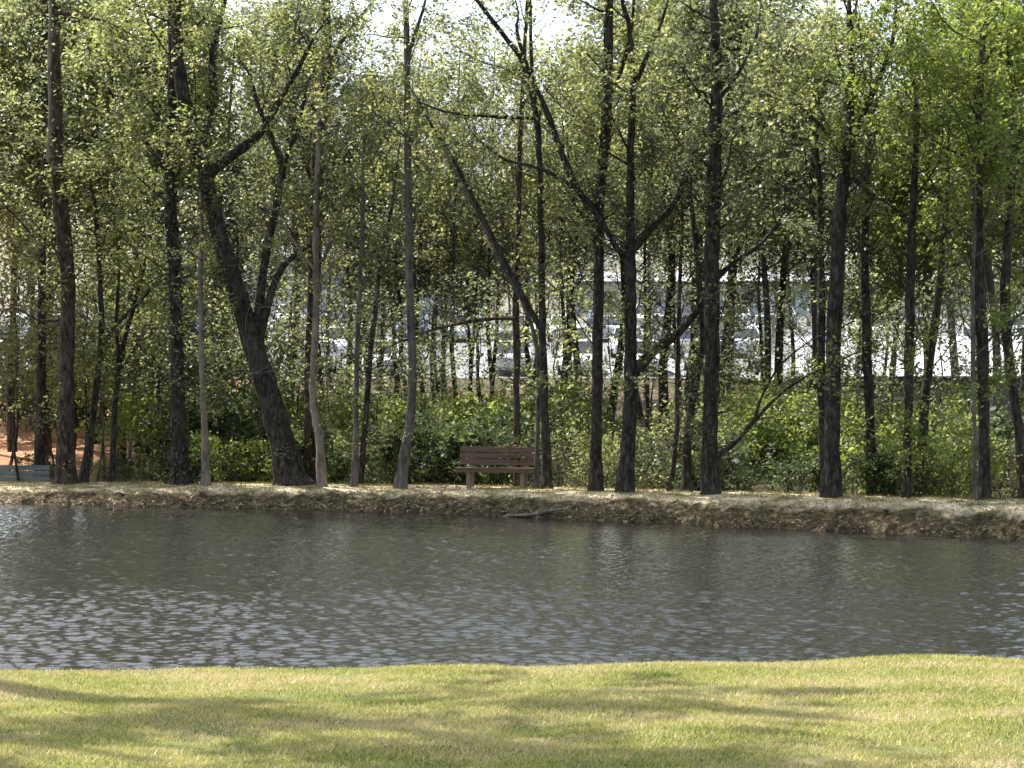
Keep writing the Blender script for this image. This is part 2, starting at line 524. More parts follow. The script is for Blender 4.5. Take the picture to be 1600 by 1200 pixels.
def smooth_path(pts, rads, sub=3):
    """Catmull-Rom through traced points"""
    P = [pts[0]] + list(pts) + [pts[-1]]; R = []; O = []
    for i in range(1, len(P) - 2):
        p0, p1, p2, p3 = P[i - 1], P[i], P[i + 1], P[i + 2]
        for k in range(sub):
            t = k / sub
            O.append(0.5 * ((2 * p1) + (p2 - p0) * t + (2 * p0 - 5 * p1 + 4 * p2 - p3) * t * t + (3 * p1 - p0 - 3 * p2 + p3) * t ** 3))
            R.append(rads[i - 1] * (1 - t) + rads[i] * t)
    O.append(pts[-1].copy()); R.append(rads[-1])
    return O, R

def traced(label, t, main, branches=(), bark=None, leaf=None, nleaf=5000, limbs=14, zlo=4.0, Lmax=2.4,
           size=0.05, spread=0.16, extra=1.0, up=0.12, name='tree', cat='tree', el=(0.1, 0.9), group='trees along the far bank', drift=0.0, ivy=0):
    """a tree whose stem and main limbs follow the photo; t = metres behind the shoreline"""
    px, py, _ = main[0]
    d = 44.0
    for _ in range(12):
        d = float(shore(np.array([(px - 800) / F * d]))[0]) + t
    bx = (px - 800) / F * d
    base = Vector((bx, d, gz(bx, d)))
    tr = Tree()
    pts, rads = [], []
    for i, (x, y, wd) in enumerate(main):
        dd = d + drift * i / max(len(main) - 1, 1) + (rnd.uniform(-0.12, 0.12) if i else 0)
        p = at(x, y, dd)
        if i == 0: p = base - Vector((0, 0, 0.12))
        pts.append(p); rads.append(wd * 0.43 / F * d)
    if extra > 0:
        dv = (pts[-1] - pts[-2]).normalized()
        p, r = pts[-1], rads[-1]
        for k in range(3):
            dv = (dv + rvec(0.1) + Vector((0, 0, 0.2))).normalized()
            p = p + dv * extra / 3; r *= 0.68
            pts.append(p); rads.append(r)
    mp, mr = smooth_path(pts, rads, 5)
    mr = [a_ * rnd.uniform(0.93, 1.07) for a_ in mr]
    mp = [mp[0]] + [p_ + Vector((rnd.gauss(0, 0.008), rnd.gauss(0, 0.008), 0)) for p_ in mp[1:]]
    # root flare
    fl = [mp[0]] + mp[1:]
    mr = [m_ * (1.5, 1.22, 1.1, 1.04)[i_] if i_ < 4 else m_ for i_, m_ in enumerate(mr)]
    tr.mb.tube(fl, mr, 12)
    tr.limbs(mp, mr, int(limbs * 0.9), base.z + max(zlo, 4.4), Lmax * 1.15, up=up, el=el, front=True)
    keep = list(tr.tw)
    for _ in range(8):                                       # bare dead branches under the crown
        zz = base.z + rnd.uniform(2.2, 6.0)
        i_ = min(range(len(mp)), key=lambda q_: abs(mp[q_].z - zz))
        a_ = rnd.uniform(3.2, 6.2)
        tr.branch(mp[i_], Vector((math.cos(a_), 0.5 * math.sin(a_), rnd.uniform(0.2, 1.0))), rnd.uniform(1.0, 2.6), 0.016, 1, nch=(4, 3), wig=0.2)
    tr.tw = keep
    for _ in range(5):                                       # short sprigs off the lower trunk
        i_ = rnd.randrange(3, max(4, int(len(mp) * 0.55)))
        a_ = rnd.uniform(3.6, 6.2)
        tr.branch(mp[i_], Vector((math.cos(a_), math.sin(a_), rnd.uniform(0, 0.8))), rnd.uniform(0.5, 1.5), 0.012, 2, up=0.05)
    for br in branches:
        bp, brd = [], []
        dsl = rnd.uniform(-0.9, 0.9)
        for i, (x, y, wd) in enumerate(br):
            bp.append(at(x, y, d + dsl * i / len(br)))
            brd.append(wd / 2 / F * d)
        for _ in range(3):                                   # taper out to a twig
            bp.append(bp[-1] + (bp[-1] - bp[-2]).normalized() * 0.4 + rvec(0.1)); brd.append(brd[-1] * 0.55)
        q, qr = smooth_path(bp, brd)
        qr = [a_ * rnd.uniform(0.9, 1.1) for a_ in qr]
        tr.mb.tube(q, qr, 8, True)
        L = sum((q[i + 1] - q[i]).length for i in range(len(q) - 1))
        tr.spawn(q[:-6] if len(q) > 14 else q, min(L, 3.2), brd[0] * 0.7, 1, (7, 4), 0.1, 0.16, 3, 0.3)
    root = empty(name, base)
    tag(root, label, cat, group)
    tr.mb.V = [(x - base.x, y - base.y, z - base.z) for x, y, z in tr.mb.V]
    tr.mb.build('trunk', bark or BARK_DARK, root, True)
    if nleaf:
        tr.leaves('crown', int(nleaf * 0.60), spread * 0.6, size * 1.0, leaf or L_SPRING, root, base)
    if ivy:
        P = []
        for k in range(ivy):
            f = rnd.random() ** 1.3 * 0.55 * (len(mp) - 1); i = int(f)
            c = mp[i].lerp(mp[i + 1], f - i); a = rnd.uniform(0, 6.28)
            rr = mr[i] + rnd.uniform(0.0, 0.07)
            P.append((c.x + rr * math.cos(a) - base.x, c.y + rr * math.sin(a) - base.y, c.z - base.z))
        link_obj('ivy', leaf_mesh('ivy', P, 0.05, up=0.0), L_IVY, root)
    return root, mp

# ---- the trees of the far bank, left to right
traced('dark straight trunk nearest the left edge of the woods', 4.2, [(60, 740, 18), (64, 600, 17), (66, 420, 15), (70, 200, 13), (70, 0, 11)],
       leaf=L_DULL, nleaf=7000, limbs=16, zlo=2.5)
rootB, mpB = traced('thick brown trunk with peeling pale bark above the green-grey bench', 2.6,
       [(102, 755, 38), (103, 650, 31), (105, 540, 28), (106, 440, 27), (96, 330, 29), (90, 230, 22), (88, 110, 19), (84, 0, 16)],
       [[(100, 500, 5), (60, 500, 4), (20, 480, 3), (-10, 500, 2)], [(95, 260, 8), (60, 285, 6), (20, 320, 5), (-20, 330, 3)], [(88, 20, 7), (120, 25, 6), (150, 30, 4)]],
       bark=BARK_BROWN, leaf=L_SPRING, nleaf=11000, limbs=18, zlo=4.5, Lmax=2.8)
mb = MB()
vp = [at(95, 265, 46.6), at(76, 250, 46.5), at(79, 180, 46.4), at(77, 90, 46.4), at(80, 10, 46.4), at(78, -50, 46.5)]
q, qr = smooth_path([p - rootB.location for p in vp], [0.03, 0.045, 0.04, 0.035, 0.035, 0.03])
mb.tube(q, qr, 6)
mb.build('vine', BARK_PALE, rootB, True)
traced('slender dark sapling just right of the thick brown trunk', 3.2, [(130, 755, 15), (145, 650, 13), (158, 530, 11), (156, 440, 9), (150, 330, 7)],
       [[(158, 540, 7), (185, 505, 6), (220, 470, 4), (250, 440, 2)]], leaf=L_SPRING, nleaf=5000, limbs=10, zlo=2.8, size=0.05, extra=1.2)
traced('thin dark sapling forking to the right beside the ivy trunk', 3.6, [(175, 755, 12), (179, 640, 11), (188, 560, 10), (206, 490, 8), (222, 430, 6)],
       [[(186, 570, 7), (182, 500, 6), (186, 420, 4), (178, 350, 3)]], leaf=L_SPRING, nleaf=5000, limbs=10, zlo=2.5, extra=1.0)
traced('dark trunk wrapped in ivy, left of the pale thin stem', 2.8, [(283, 752, 36), (279, 660, 27), (277, 560, 24), (275, 450, 24), (268, 340, 22), (268, 240, 20), (270, 120, 16), (268, 0, 12)],
       [[(268, 260, 7), (240, 240, 6), (215, 190, 4), (200, 150, 3)]], leaf=L_SPRING, nleaf=12000, limbs=18, zlo=3.8, Lmax=2.8, ivy=1500)
traced('pale thin stem between the ivy trunk and the leaning tree', 2.4, [(322, 752, 16), (319, 660, 12), (315, 560, 10), (313, 440, 9), (316, 330, 7), (318, 230, 6)],
       bark=BARK_PALE, leaf=L_SPRING, nleaf=4500, limbs=8, zlo=4, extra=1.5)
traced('big dark tree leaning left with a forked trunk', 2.9,
       [(458, 757, 62), (440, 690, 46), (418, 610, 41), (393, 530, 40), (366, 440, 33), (338, 350, 29), (320, 275, 31), (302, 205, 28), (285, 140, 25), (276, 60, 18), (284, 0, 12)],
       [[(322, 275, 20), (360, 245, 17), (405, 210, 14), (435, 160, 11), (465, 110, 8), (490, 60, 5)],
        [(312, 225, 16), (332, 160, 15), (333, 80, 12), (352, 0, 8), (360, -60, 5)],
        [(398, 540, 18), (406, 470, 15), (415, 400, 14), (432, 320, 13), (441, 262, 12), (424, 215, 9), (405, 170, 6), (392, 120, 4)],
        [(440, 268, 9), (455, 225, 8), (470, 180, 6), (482, 130, 4)],
        [(404, 535, 16), (420, 470, 12), (440, 420, 10), (470, 392, 8), (505, 372, 5)]],
       leaf=L_SPRING, nleaf=15000, limbs=10, zlo=6.5, Lmax=2.6)
traced('dark pine trunk rising behind the pale crooked stem', 4.0, [(482, 755, 20), (484, 640, 22), (489, 500, 24), (492, 400, 25), (496, 250, 24), (506, 140, 22), (512, 60, 17), (508, 0, 13)],
       [[(506, 130, 9), (525, 80, 7), (560, 30, 5)], [(496, 300, 8), (470, 240, 5), (455, 190, 3)]], bark=BARK_BROWN, leaf=L_DULL, nleaf=11000, limbs=20, zlo=4.2, Lmax=2.6)
traced('pale crooked stem right of the big leaning tree', 2.3, [(503, 753, 19), (499, 690, 16), (489, 620, 14), (492, 540, 13), (494, 450, 12), (493, 350, 11), (497, 240, 9), (500, 130, 7)],
       [[(505, 410, 6), (540, 300, 5), (560, 260, 3)], [(500, 430, 6), (475, 400, 5), (440, 350, 3)]], bark=BARK_PALE, leaf=L_SPRING, nleaf=3500, limbs=6, zlo=3.5, extra=1)
traced('pale slim stem midway between two crooked pale stems', 2.4, [(553, 753, 14), (556, 680, 10), (556, 600, 9), (562, 470, 9), (566, 360, 8), (568, 250, 6)],
       bark=BARK_GREY, leaf=L_SPRING, nleaf=4500, limbs=10, zlo=3.4, extra=1.5)
traced('thin dark stem slanting right behind the pale slim stem', 3.6, [(563, 752, 10), (572, 640, 10), (580, 540, 9), (592, 430, 9), (606, 360, 7), (618, 280, 5)],
       leaf=L_DULL, nleaf=5000, limbs=10, zlo=3.2, extra=1.0)
traced('tall pale grey tree with a bowed foot, left of the wooden bench', 2.0,
       [(624, 759, 24), (634, 700, 19), (642, 640, 16), (644, 560, 15), (640, 440, 15), (638, 300, 14), (637, 170, 12), (636, 60, 11), (634, -10, 9)],
       [[(638, 90, 7), (650, 50, 6), (665, 0, 4)]], bark=BARK_GREY, leaf=L_SPRING, nleaf=9000, limbs=16, zlo=6.0, Lmax=2.2)
traced('straight thin trunk rising behind the bench with a low side limb', 3.6, [(808, 745, 12), (807, 600, 12), (806, 480, 12), (810, 360, 10), (812, 240, 9), (818, 120, 8), (824, 0, 6)],
       [[(806, 498, 6), (770, 498, 6), (730, 503, 5), (690, 512, 4), (655, 522, 3), (600, 545, 2)]], bark=BARK_BROWN, leaf=L_DULL, nleaf=4500, limbs=12, zlo=3.4)
traced('thin grey stem just right of the bench', 3.0, [(838, 763, 9), (841, 650, 8), (840, 560, 9), (825, 490, 6), (790, 425, 6), (750, 340, 6), (712, 265, 5), (680, 205, 4)],
       bark=BARK_GREY, leaf=L_SPRING, nleaf=2600, limbs=8, zlo=4.5, extra=0.8)
traced('dark double trunk to the right of the bench sweeping up left', 2.8, [(855, 763, 18), (851, 640, 15), (848, 520, 14), (846, 380, 12), (843, 250, 11), (838, 180, 11), (818, 100, 10), (790, 60, 9), (745, 0, 7)],
       [[(848, 520, 9), (800, 430, 8), (770, 370, 7), (735, 300, 6), (700, 235, 5), (670, 190, 3)], [(840, 185, 6), (800, 184, 6), (750, 181, 5), (700, 176, 4)],
        [(836, 165, 7), (830, 90, 6), (828, 0, 5)]], leaf=L_SPRING, nleaf=5000, limbs=9, zlo=6, Lmax=2.2)
traced('tall straight dark trunk first right of the bench group', 2.6, [(930, 766, 25), (932, 650, 20), (934, 520, 19), (936, 400, 19), (936, 330, 19), (946, 200, 20), (951, 100, 18), (951, 0, 15)],
       [[(934, 335, 12), (905, 300, 11), (878, 240, 10), (855, 175, 8), (825, 110, 7), (808, 50, 5)], [(930, 325, 8), (885, 285, 7), (840, 262, 6), (790, 250, 4), (755, 225, 3)],
        [(948, 160, 9), (970, 110, 8), (985, 50, 6), (990, 0, 5)]], leaf=L_SPRING, nleaf=7500, limbs=14, zlo=5.5, Lmax=2.4)
traced('dark forked tree with a thick limb arching out to the right', 2.5,
       [(976, 769, 32), (981, 690, 26), (986, 610, 25), (985, 520, 22), (985, 430, 21), (985, 360, 17), (985, 250, 14), (988, 150, 12), (985, 60, 10), (972, 0, 8)],
       [[(984, 395, 14), (1015, 358, 12), (1048, 325, 11), (1070, 280, 11), (1085, 235, 9), (1110, 195, 8), (1150, 175, 6), (1180, 150, 4)],
        [(984, 590, 20), (1020, 550, 16), (1060, 520, 13), (1095, 478, 11), (1120, 435, 10), (1150, 408, 7), (1190, 380, 5), (1220, 340, 3)],
        [(984, 415, 10), (962, 385, 9), (940, 345, 8)], [(986, 150, 8), (1010, 90, 7), (1035, 30, 5), (1050, -30, 3)]],
       leaf=L_SPRING, nleaf=10000, limbs=12, zlo=6, Lmax=2.4)
traced('thin leaning stem left of the thick grey trunk', 3.0, [(1045, 768, 10), (1056, 690, 9), (1058, 600, 9), (1060, 480, 8), (1066, 360, 6)], bark=BARK_BROWN, leaf=L_DULL, nleaf=5000, limbs=9, zlo=3, extra=1.2)
traced('dark stem hugging the left side of the thick grey trunk', 3.0, [(1073, 769, 19), (1074, 690, 16), (1084, 610, 15), (1098, 530, 13), (1092, 430, 11), (1080, 320, 8)], leaf=L_DULL, nleaf=5500, limbs=10, zlo=3.5, extra=1.4)
traced('thick grey trunk with a low limb rising to the right', 2.6, [(1110, 771, 34), (1109, 680, 29), (1112, 580, 28), (1112, 480, 29), (1112, 390, 29), (1115, 270, 27), (1119, 150, 22), (1117, 60, 18), (1114, 0, 15)],
       [[(1118, 715, 10), (1150, 690, 8), (1185, 650, 7), (1220, 615, 6), (1265, 585, 4), (1320, 560, 3)], [(1180, 655, 5), (1190, 620, 4), (1220, 570, 3), (1270, 530, 2)],
        [(1118, 160, 8), (1150, 120, 6), (1180, 60, 4)]], leaf=L_DULL, nleaf=10000, limbs=18, zlo=5, Lmax=2.7)
traced('dark narrow trunk pressed behind the tall trunk by the yellow-green thicket', 4.2, [(1286, 770, 14), (1284, 640, 15), (1283, 500, 15), (1282, 390, 14), (1280, 280, 11)], leaf=L_DULL, nleaf=6000, limbs=12, zlo=4, extra=2)
traced('tall dark trunk beside the yellow-green thicket, forked near the top', 2.5, [(1299, 775, 34), (1300, 680, 29), (1302, 560, 27), (1306, 450, 27), (1312, 340, 25), (1322, 230, 20), (1330, 130, 15), (1326, 30, 11)],
       [[(1326, 235, 11), (1350, 175, 10), (1375, 120, 8), (1395, 60, 6), (1400, 0, 4)], [(1318, 250, 7), (1285, 200, 6), (1245, 165, 4)]], leaf=L_SPRING, nleaf=11000, limbs=18, zlo=5, Lmax=2.8)
mb = MB()
rootQ = [o for o in bpy.data.objects if o.get('label', '').startswith('tall dark trunk beside')][0]
vp = [at(1280, 145, 41.0), at(1295, 105, 41.0), at(1320, 75, 41.0), at(1332, 40, 41.0), at(1338, 0, 41.0), at(1336, -40, 41.0)]
q, qr = smooth_path([p - rootQ.location for p in vp], [0.02, 0.03, 0.03, 0.03, 0.03, 0.03])
mb.tube(q, qr, 6); mb.build('vine', BARK_PALE, rootQ, True)
traced('dark trunk with rough ivy bark seen in front of the white roof', 4.0, [(1362, 770, 18), (1360, 680, 17), (1356, 560, 18), (1352, 440, 16), (1352, 320, 13), (1358, 200, 10)], leaf=L_GREEN, nleaf=6500, limbs=14, zlo=4.5, extra=2, ivy=500)
traced('straight dark trunk standing over the grey wall of the low building', 3.0, [(1416, 773, 15), (1418, 680, 15), (1420, 580, 18), (1422, 460, 18), (1426, 340, 15), (1432, 220, 12)], leaf=L_GREEN, nleaf=8000, limbs=15, zlo=5, extra=2.2)
traced('dark trunk curving right over the white roof', 4.2, [(1432, 773, 17), (1440, 690, 18), (1450, 580, 17), (1464, 480, 15), (1474, 380, 12), (1480, 280, 9)], leaf=L_GREEN, nleaf=7500, limbs=15, zlo=5, extra=2.5)
traced('pale hair-thin stem in front of the right hand dark trunk', 2.5, [(1524, 777, 10), (1523, 680, 8), (1521, 560, 8), (1520, 430, 7), (1524, 300, 5)], bark=BARK_GREY, leaf=L_GREEN, nleaf=4000, limbs=9, zlo=5, extra=1)
traced('tall dark trunk second from the right edge', 3.2, [(1538, 776, 22), (1538, 680, 21), (1536, 560, 22), (1531, 440, 21), (1528, 320, 18), (1530, 180, 14), (1535, 60, 11)], leaf=L_GREEN, nleaf=10500, limbs=18, zlo=5, Lmax=2.9)
traced('dark trunk bending out at the right edge of the picture', 4.2, [(1600, 775, 20), (1594, 690, 19), (1580, 590, 20), (1571, 490, 20), (1574, 380, 16), (1582, 260, 12)], leaf=L_GREEN, nleaf=9000, limbs=16, zlo=5, extra=2.5)

# ------------------------------------------------------------------ background trees
ORD = 'first second third fourth fifth sixth seventh eighth ninth tenth eleventh twelfth thirteenth fourteenth fifteenth sixteenth seventeenth eighteenth nineteenth twentieth'.split()
def ordw(i):
    if i < 20: return ORD[i]
    t, u = divmod(i + 1, 10)
    tens = {2: 'twenty', 3: 'thirty', 4: 'forty', 5: 'fifty'}[t]
    return tens[:-1] + 'ieth' if u == 0 else tens + '-' + ORD[u - 1]

def proto_tree(name, H, zlo, Lmax, bark, leaf, nleaf, limbs=20, size=0.06, spread=0.22, r0=0.13, el=(0.1, 0.9), pine=False):
    tr = Tree()
    pts = [Vector((0, 0, -0.15))]; x = y = 0
    for k in range(1, 8):
        x += rnd.gauss(0, 0.10); y += rnd.gauss(0, 0.10)
        pts.append(Vector((x, y, H * k / 7)))
    rads = [r0 * (1.15 if k == 0 else 1) * (1 - 0.82 * k / 7) for k in range(8)]
    mp, mr = smooth_path(pts, rads, 2)
    tr.mb.tube(mp, mr, 8)
    tr.limbs(mp, mr, limbs, zlo, Lmax, nch=(5, 3), el=el, up=0.03 if pine else 0.12)
    root = empty(name, (0, 0, 0))
    tr.mb.build('trunk', bark, root, True)
    if pine: tr.leaves('crown', nleaf, spread, size, leaf, root, ratio=0.12, long=1.6, up=0.2)
    else: tr.leaves('crown', nleaf, spread, size, leaf, root)
    return root

P_DEC = [proto_tree('tree', 11, 4.9, 2.8, BARK_DARK, L_DULL, 8500, 28, 0.075),
         proto_tree('tree', 11, 4.6, 2.8, BARK_DARK, L_SPRING, 8500, 28, 0.075),
         proto_tree('tree', 11, 4.2, 3.0, BARK_GREY, L_GREEN, 9500, 28, 0.075)]
P_THIN = proto_tree('tree', 11, 4.5, 3.2, BARK_DARK, L_SPRING, 3800, 38, 0.06, 0.12, 0.08)
P_PINE = proto_tree('pine_tree', 12, 4.0, 2.6, BARK_BROWN, L_PINE, 20000, 28, 0.075, 0.16, 0.14, (-0.1, 0.25), True)
P_SAP = [proto_tree('sapling', 5.5, 1.7, 1.6, BARK_DARK, L_DULL, 1300, 14, 0.06, 0.18, 0.035),
         proto_tree('sapling', 5.0, 1.5, 1.6, BARK_GREY, L_SPRING, 1200, 14, 0.06, 0.18, 0.03)]
used = set()
def place(proto, px, d, height, h0, label, cat, group):
    x = (px - 800) / F * d
    if proto.name in used: o = copy_tree(proto)
    else: o = proto; used.add(proto.name)
    o.location = (x, d, gz(x, d))
    o.rotation_euler = (0, 0, rnd.uniform(0, 6.28))
    s = height / h0
    o.scale = (s * rnd.uniform(0.9, 1.1), s * rnd.uniform(0.9, 1.1), s)
    tag(o, label, cat, group)
    return o
# (photo x, distance, height, kind)
mid = [(-60, 60, 13.4, 1), (20, 63, 14.6, 0), (110, 61, 13.4, 1), (190, 58, 13.4, 1), (235, 62, 14.6, 1), (345, 64, 13.4, 1), (385, 60, 9.0, 0), (450, 62, 13.4, 3), (540, 59, 10.6, 3),
       (590, 63, 11.2, 3), (610, 60, 8.5, 0), (680, 64, 7.3, 0), (725, 59, 6.7, 0), (770, 63, 7.3, 1), (870, 61, 9.5, 0), (900, 58, 11.2, 1), (1000, 63, 13.4, 0), (1040, 59, 13.4, 1),
       (1090, 63, 14.6, 1), (1150, 61, 13.4, 0), (1180, 57, 12.3, 0), (1215, 63, 14.6, 1), (1250, 56, 12.3, 0), (1340, 59, 10.1, 2), (1390, 62, 10.6, 2), (1460, 59, 13.4, 2), (1500, 55, 13.4, 2), (1560, 57, 14.6, 2), (1640, 56, 13.4, 2)]
kinds = [('tree', P_DEC[0], 11, 'olive leafed tree'), ('tree', P_DEC[1], 11, 'yellow-green spring tree'), ('tree', P_DEC[2], 11, 'fresh green tree'), ('pine_tree', P_PINE, 12, 'dark pine'), ('tree', P_THIN, 11, 'sparsely leafed tree')]
cnt = [0] * 5
mid += [(-20, 61, 14, 1), (70, 60, 14.5, 1), (150, 63, 15, 0), (290, 61, 14, 1), (420, 63, 13, 0), (500, 62, 13, 0), (560, 61, 10.5, 0), (640, 60, 8.0, 0), (700, 60, 7.6, 3), (840, 62, 8.5, 0),
        (950, 62, 13, 0), (1070, 61, 14, 0), (1130, 63, 14.5, 1), (1300, 61, 12, 0), (1430, 62, 10, 0), (1520, 63, 14, 2), (1600, 61, 14.5, 2)]
mid = [(px, d + 8 if 400 < px < 1060 else d, h * 1.12 if 400 < px < 1060 else h, k) for px, d, h, k in mid]
mid += [(690, 60, 11.5, 4), (745, 59, 10, 4), (800, 61, 12, 4), (870, 60, 12, 4), (640, 59, 12, 4), (1010, 60, 12, 4), (665, 62, 13.5, 4), (715, 57, 12.5, 4), (770, 63, 13.5, 4), (-110, 54, 13, 1), (-170, 58, 14, 0)]
mid = [(px, d, h * 0.92, k) for px, d, h, k in mid] + [(215, 60, 6.5, 2), (185, 63, 7.5, 2), (345, 61, 6.5, 2)]
mid.sort(key=lambda a: a[0])
for px, d, h, k in mid:
    nm, pr, h0, ds = kinds[k]
    place(pr, px, d, h, h0, f'{ds} behind the bank trees, {ordw(cnt[k])} of its kind from the left', 'pine' if k == 3 else 'tree', 'trees behind the front row'); cnt[k] += 1
saps = sorted([(-20, 52, 5.5, 0), (10, 56, 7, 0), (55, 53, 6, 1), (75, 58, 7.5, 0), (120, 52, 6, 0), (140, 57, 7, 1), (165, 54, 6.5, 0), (200, 56, 7.5, 1), (235, 53, 6, 0), (260, 58, 7, 0), (300, 55, 6, 1), (350, 56, 6.5, 0), (90, 55, 5, 0), (270, 55, 5, 0), (420, 54, 5, 1), (470, 53, 5, 0), (580, 54, 5, 0), (630, 55, 4.6, 1), (685, 55, 5, 0), (830, 54, 5.4, 1), (860, 52, 5, 0), (960, 54, 5, 0), (1080, 54, 5.4, 1), (1120, 53, 5, 0), (1310, 55, 5, 0), (1360, 54, 4.6, 1), (1440, 54, 5, 0), (1530, 53, 4.5, 0), (1600, 54, 5, 1), (30, 50, 5, 0), (150, 50, 5, 1), (215, 52, 5.5, 1), (245, 49.5, 4, 0), (355, 51, 4.5, 1), (395, 49.5, 5, 0), (520, 49, 5, 1), (600, 51, 4.5, 0), (660, 49.5, 5, 0), (700, 51, 4.6, 0), (742, 52, 4.8, 0), (765, 49, 5.4, 1),
        (880, 48, 5, 1), (900, 50, 5.5, 0), (1010, 48, 5, 1), (1030, 50, 5, 0), (1150, 47, 5, 0), (1150, 56, 5.5, 0), (1330, 47, 5, 1), (1385, 46, 4, 0), (1480, 46, 4.6, 0), (1500, 45, 5, 1), (1560, 46, 5, 0)])
saps = [q_ for i_, q_ in enumerate(saps) if q_[0] < 640 or i_ % 2]
for i, (px, d, h, k) in enumerate(saps):
    place(P_SAP[k], px, d, h, 5.5 if k == 0 else 5.0, f'thin understorey sapling among the trunks, {ordw(i)} from the left', 'sapling', 'saplings among the trunks')
far = sorted([(-150, 178, 10.5, 0), (40, 172, 12.4, 3), (170, 180, 10.5, 0), (300, 172, 9.9, 0), (430, 180, 8.1, 0), (560, 175, 8.7, 3), (690, 182, 7.4, 1), (800, 178, 8.1, 0), (920, 175, 8.7, 0), (1040, 180, 10.5, 1), (1160, 176, 9.9, 0), (1270, 182, 10.5, 3), (1380, 176, 8.1, 0), (1490, 180, 9.3, 0), (1600, 174, 11.8, 0), (1740, 176, 11.8, 0)])
for i, (px, d, h, k) in enumerate(far):
    nm, pr, h0, ds = kinds[k]
    place(pr, px, d, h, h0, f'far tree beyond the pale buildings, {ordw(i)} from the left', 'tree' if k < 3 else 'pine', 'far trees beyond the buildings')
slope = sorted([(400, 74, 8.5, 1), (520, 79, 9, 0), (580, 69, 8, 3), (680, 75, 8, 0), (735, 70, 7.5, 1), (830, 78, 8.5, 0), (1010, 77, 9.5, 3), (1230, 71, 9, 3), (1375, 70, 7, 2), (1530, 70, 8.5, 2), (1600, 71, 9.5, 0), (-40, 70, 11, 0), (60, 66, 9, 1), (215, 72, 9, 2), (330, 64, 6.5, 2), (450, 76, 8, 0), (620, 70, 7.5, 0), (900, 72, 6.5, 0), (1060, 68, 9, 1), (1180, 66, 8, 0), (1650, 72, 11, 2)])
for i, (px, d, h, k) in enumerate(slope):
    nm, pr, h0, ds = kinds[k]
    place(pr, px, d, h, h0, f'{ds} on the slope below the cars, {ordw(i)} from the left', 'pine' if k == 3 else 'tree', 'trees on the slope below the lot')

# ------------------------------------------------------------------ shrubs
def proto_shrub(name, Rr, H, leaf, nleaf, size=0.045):
    tr = Tree()
    for k in range(14):
        a = k * 2.4 + rnd.uniform(-.3, .3); e = rnd.uniform(0.5, 1.4)
        L = H * rnd.uniform(0.7, 1.0)
        d = Vector((math.cos(a) * math.cos(e) * Rr / H * 1.4, math.sin(a) * math.cos(e) * Rr / H * 1.4, math.sin(e)))
        tr.branch(Vector((rnd.gauss(0, .15), rnd.gauss(0, .15), -0.05)), d, L, 0.02, 1, (5, 3), up=0.03, wig=0.22)
    tr.tw = [t for t in tr.tw if t[2] > 0.03]
    root = empty(name, (0, 0, 0))
    tr.mb.build('stems', BARK_GREY, root, True)
    tr.leaves('foliage', nleaf, 0.10, size, leaf, root, up=0.3)
    return root
SH = [proto_shrub('shrub', 1.2, 1.7, L_SHRUB, 3000, 0.06), proto_shrub('shrub', 1.0, 1.5, L_SHRUB, 2200, 0.075), proto_shrub('shrub', 1.3, 1.8, L_GREEN, 3200, 0.055), proto_shrub('shrub', 1.2, 1.7, L_YELLOW, 5200), proto_shrub('shrub', 1.1, 1.8, L_SPRING, 900, 0.045)]
SHN = ['glossy dark green shrub', 'large leaved green shrub', 'light green shrub', 'bright yellow-green shrub', 'sparse twiggy shrub']
sh = []
for px in range(-60, 1680, 62):                        # along the back of the path
    low = 0.5 if px < 270 or 1130 < px < 1310 else 1
    sh.append((px + rnd.uniform(-18, 18), 4.6 + rnd.uniform(-0.4, 0.8), rnd.uniform(0.5, 1.0) * low, rnd.choice([0, 0, 1, 4, 4, 2])))
for px in range(290, 1680, 75):
    if 1130 < px < 1310 or 680 < px < 850: continue
    sh.append((px + rnd.uniform(-20, 20), 8 + rnd.uniform(-0.8, 1), rnd.uniform(0.7, 1.35), rnd.choice([0, 1, 2, 4])))
for px, y, s in ((340, 60, 2.2), (370, 57, 1.8), (430, 60, 1.3)): sh.append((px, y - 1000, s, 2))
for px, y, s in ((-20, 68, 1.5), (40, 70, 1.4), (100, 67, 1.5), (160, 69, 1.4), (270, 68, 1.5)): sh.append((px, y - 1000, s, 0))
for px, y, s in ((700, 53, 1.15), (745, 55, 1.4), (790, 54, 1.4), (835, 56, 1.2), (560, 58, 1.1), (880, 57, 1.1), (640, 56, 1.1)): sh.append((px, y - 1000, s, 2))
for px, y, s in ((1150, 54, 1.0), (1180, 52.5, 1.15), (1215, 53, 1.3), (1250, 52.5, 1.3), (1280, 54, 1.2), (1235, 56, 1.5), (1195, 56, 1.4)): sh.append((px, y - 1000, s, 3))
for px, y, s in ((1400, 60, 0.8), (1340, 62, 0.9), (1480, 58, 0.7)): sh.append((px, y - 1000, s, 2))
sh.sort(key=lambda a: a[0])
cn = [0] * 5
for px, t, s, k in sh:
    if t < -500: d = t + 1000
    else:
        d = 46.0
        for _ in range(8): d = float(np.interp((px - 800) / F * d, _sx, _sy)) + t
    if k == 1: s *= 1.1
    pr = SH[k]
    o = place(pr, px, d, s, 1.0, f'{SHN[k]} behind the path, {ordw(cn[k])} of its kind from the left', 'shrub', 'shrubs behind the path'); cn[k] += 1

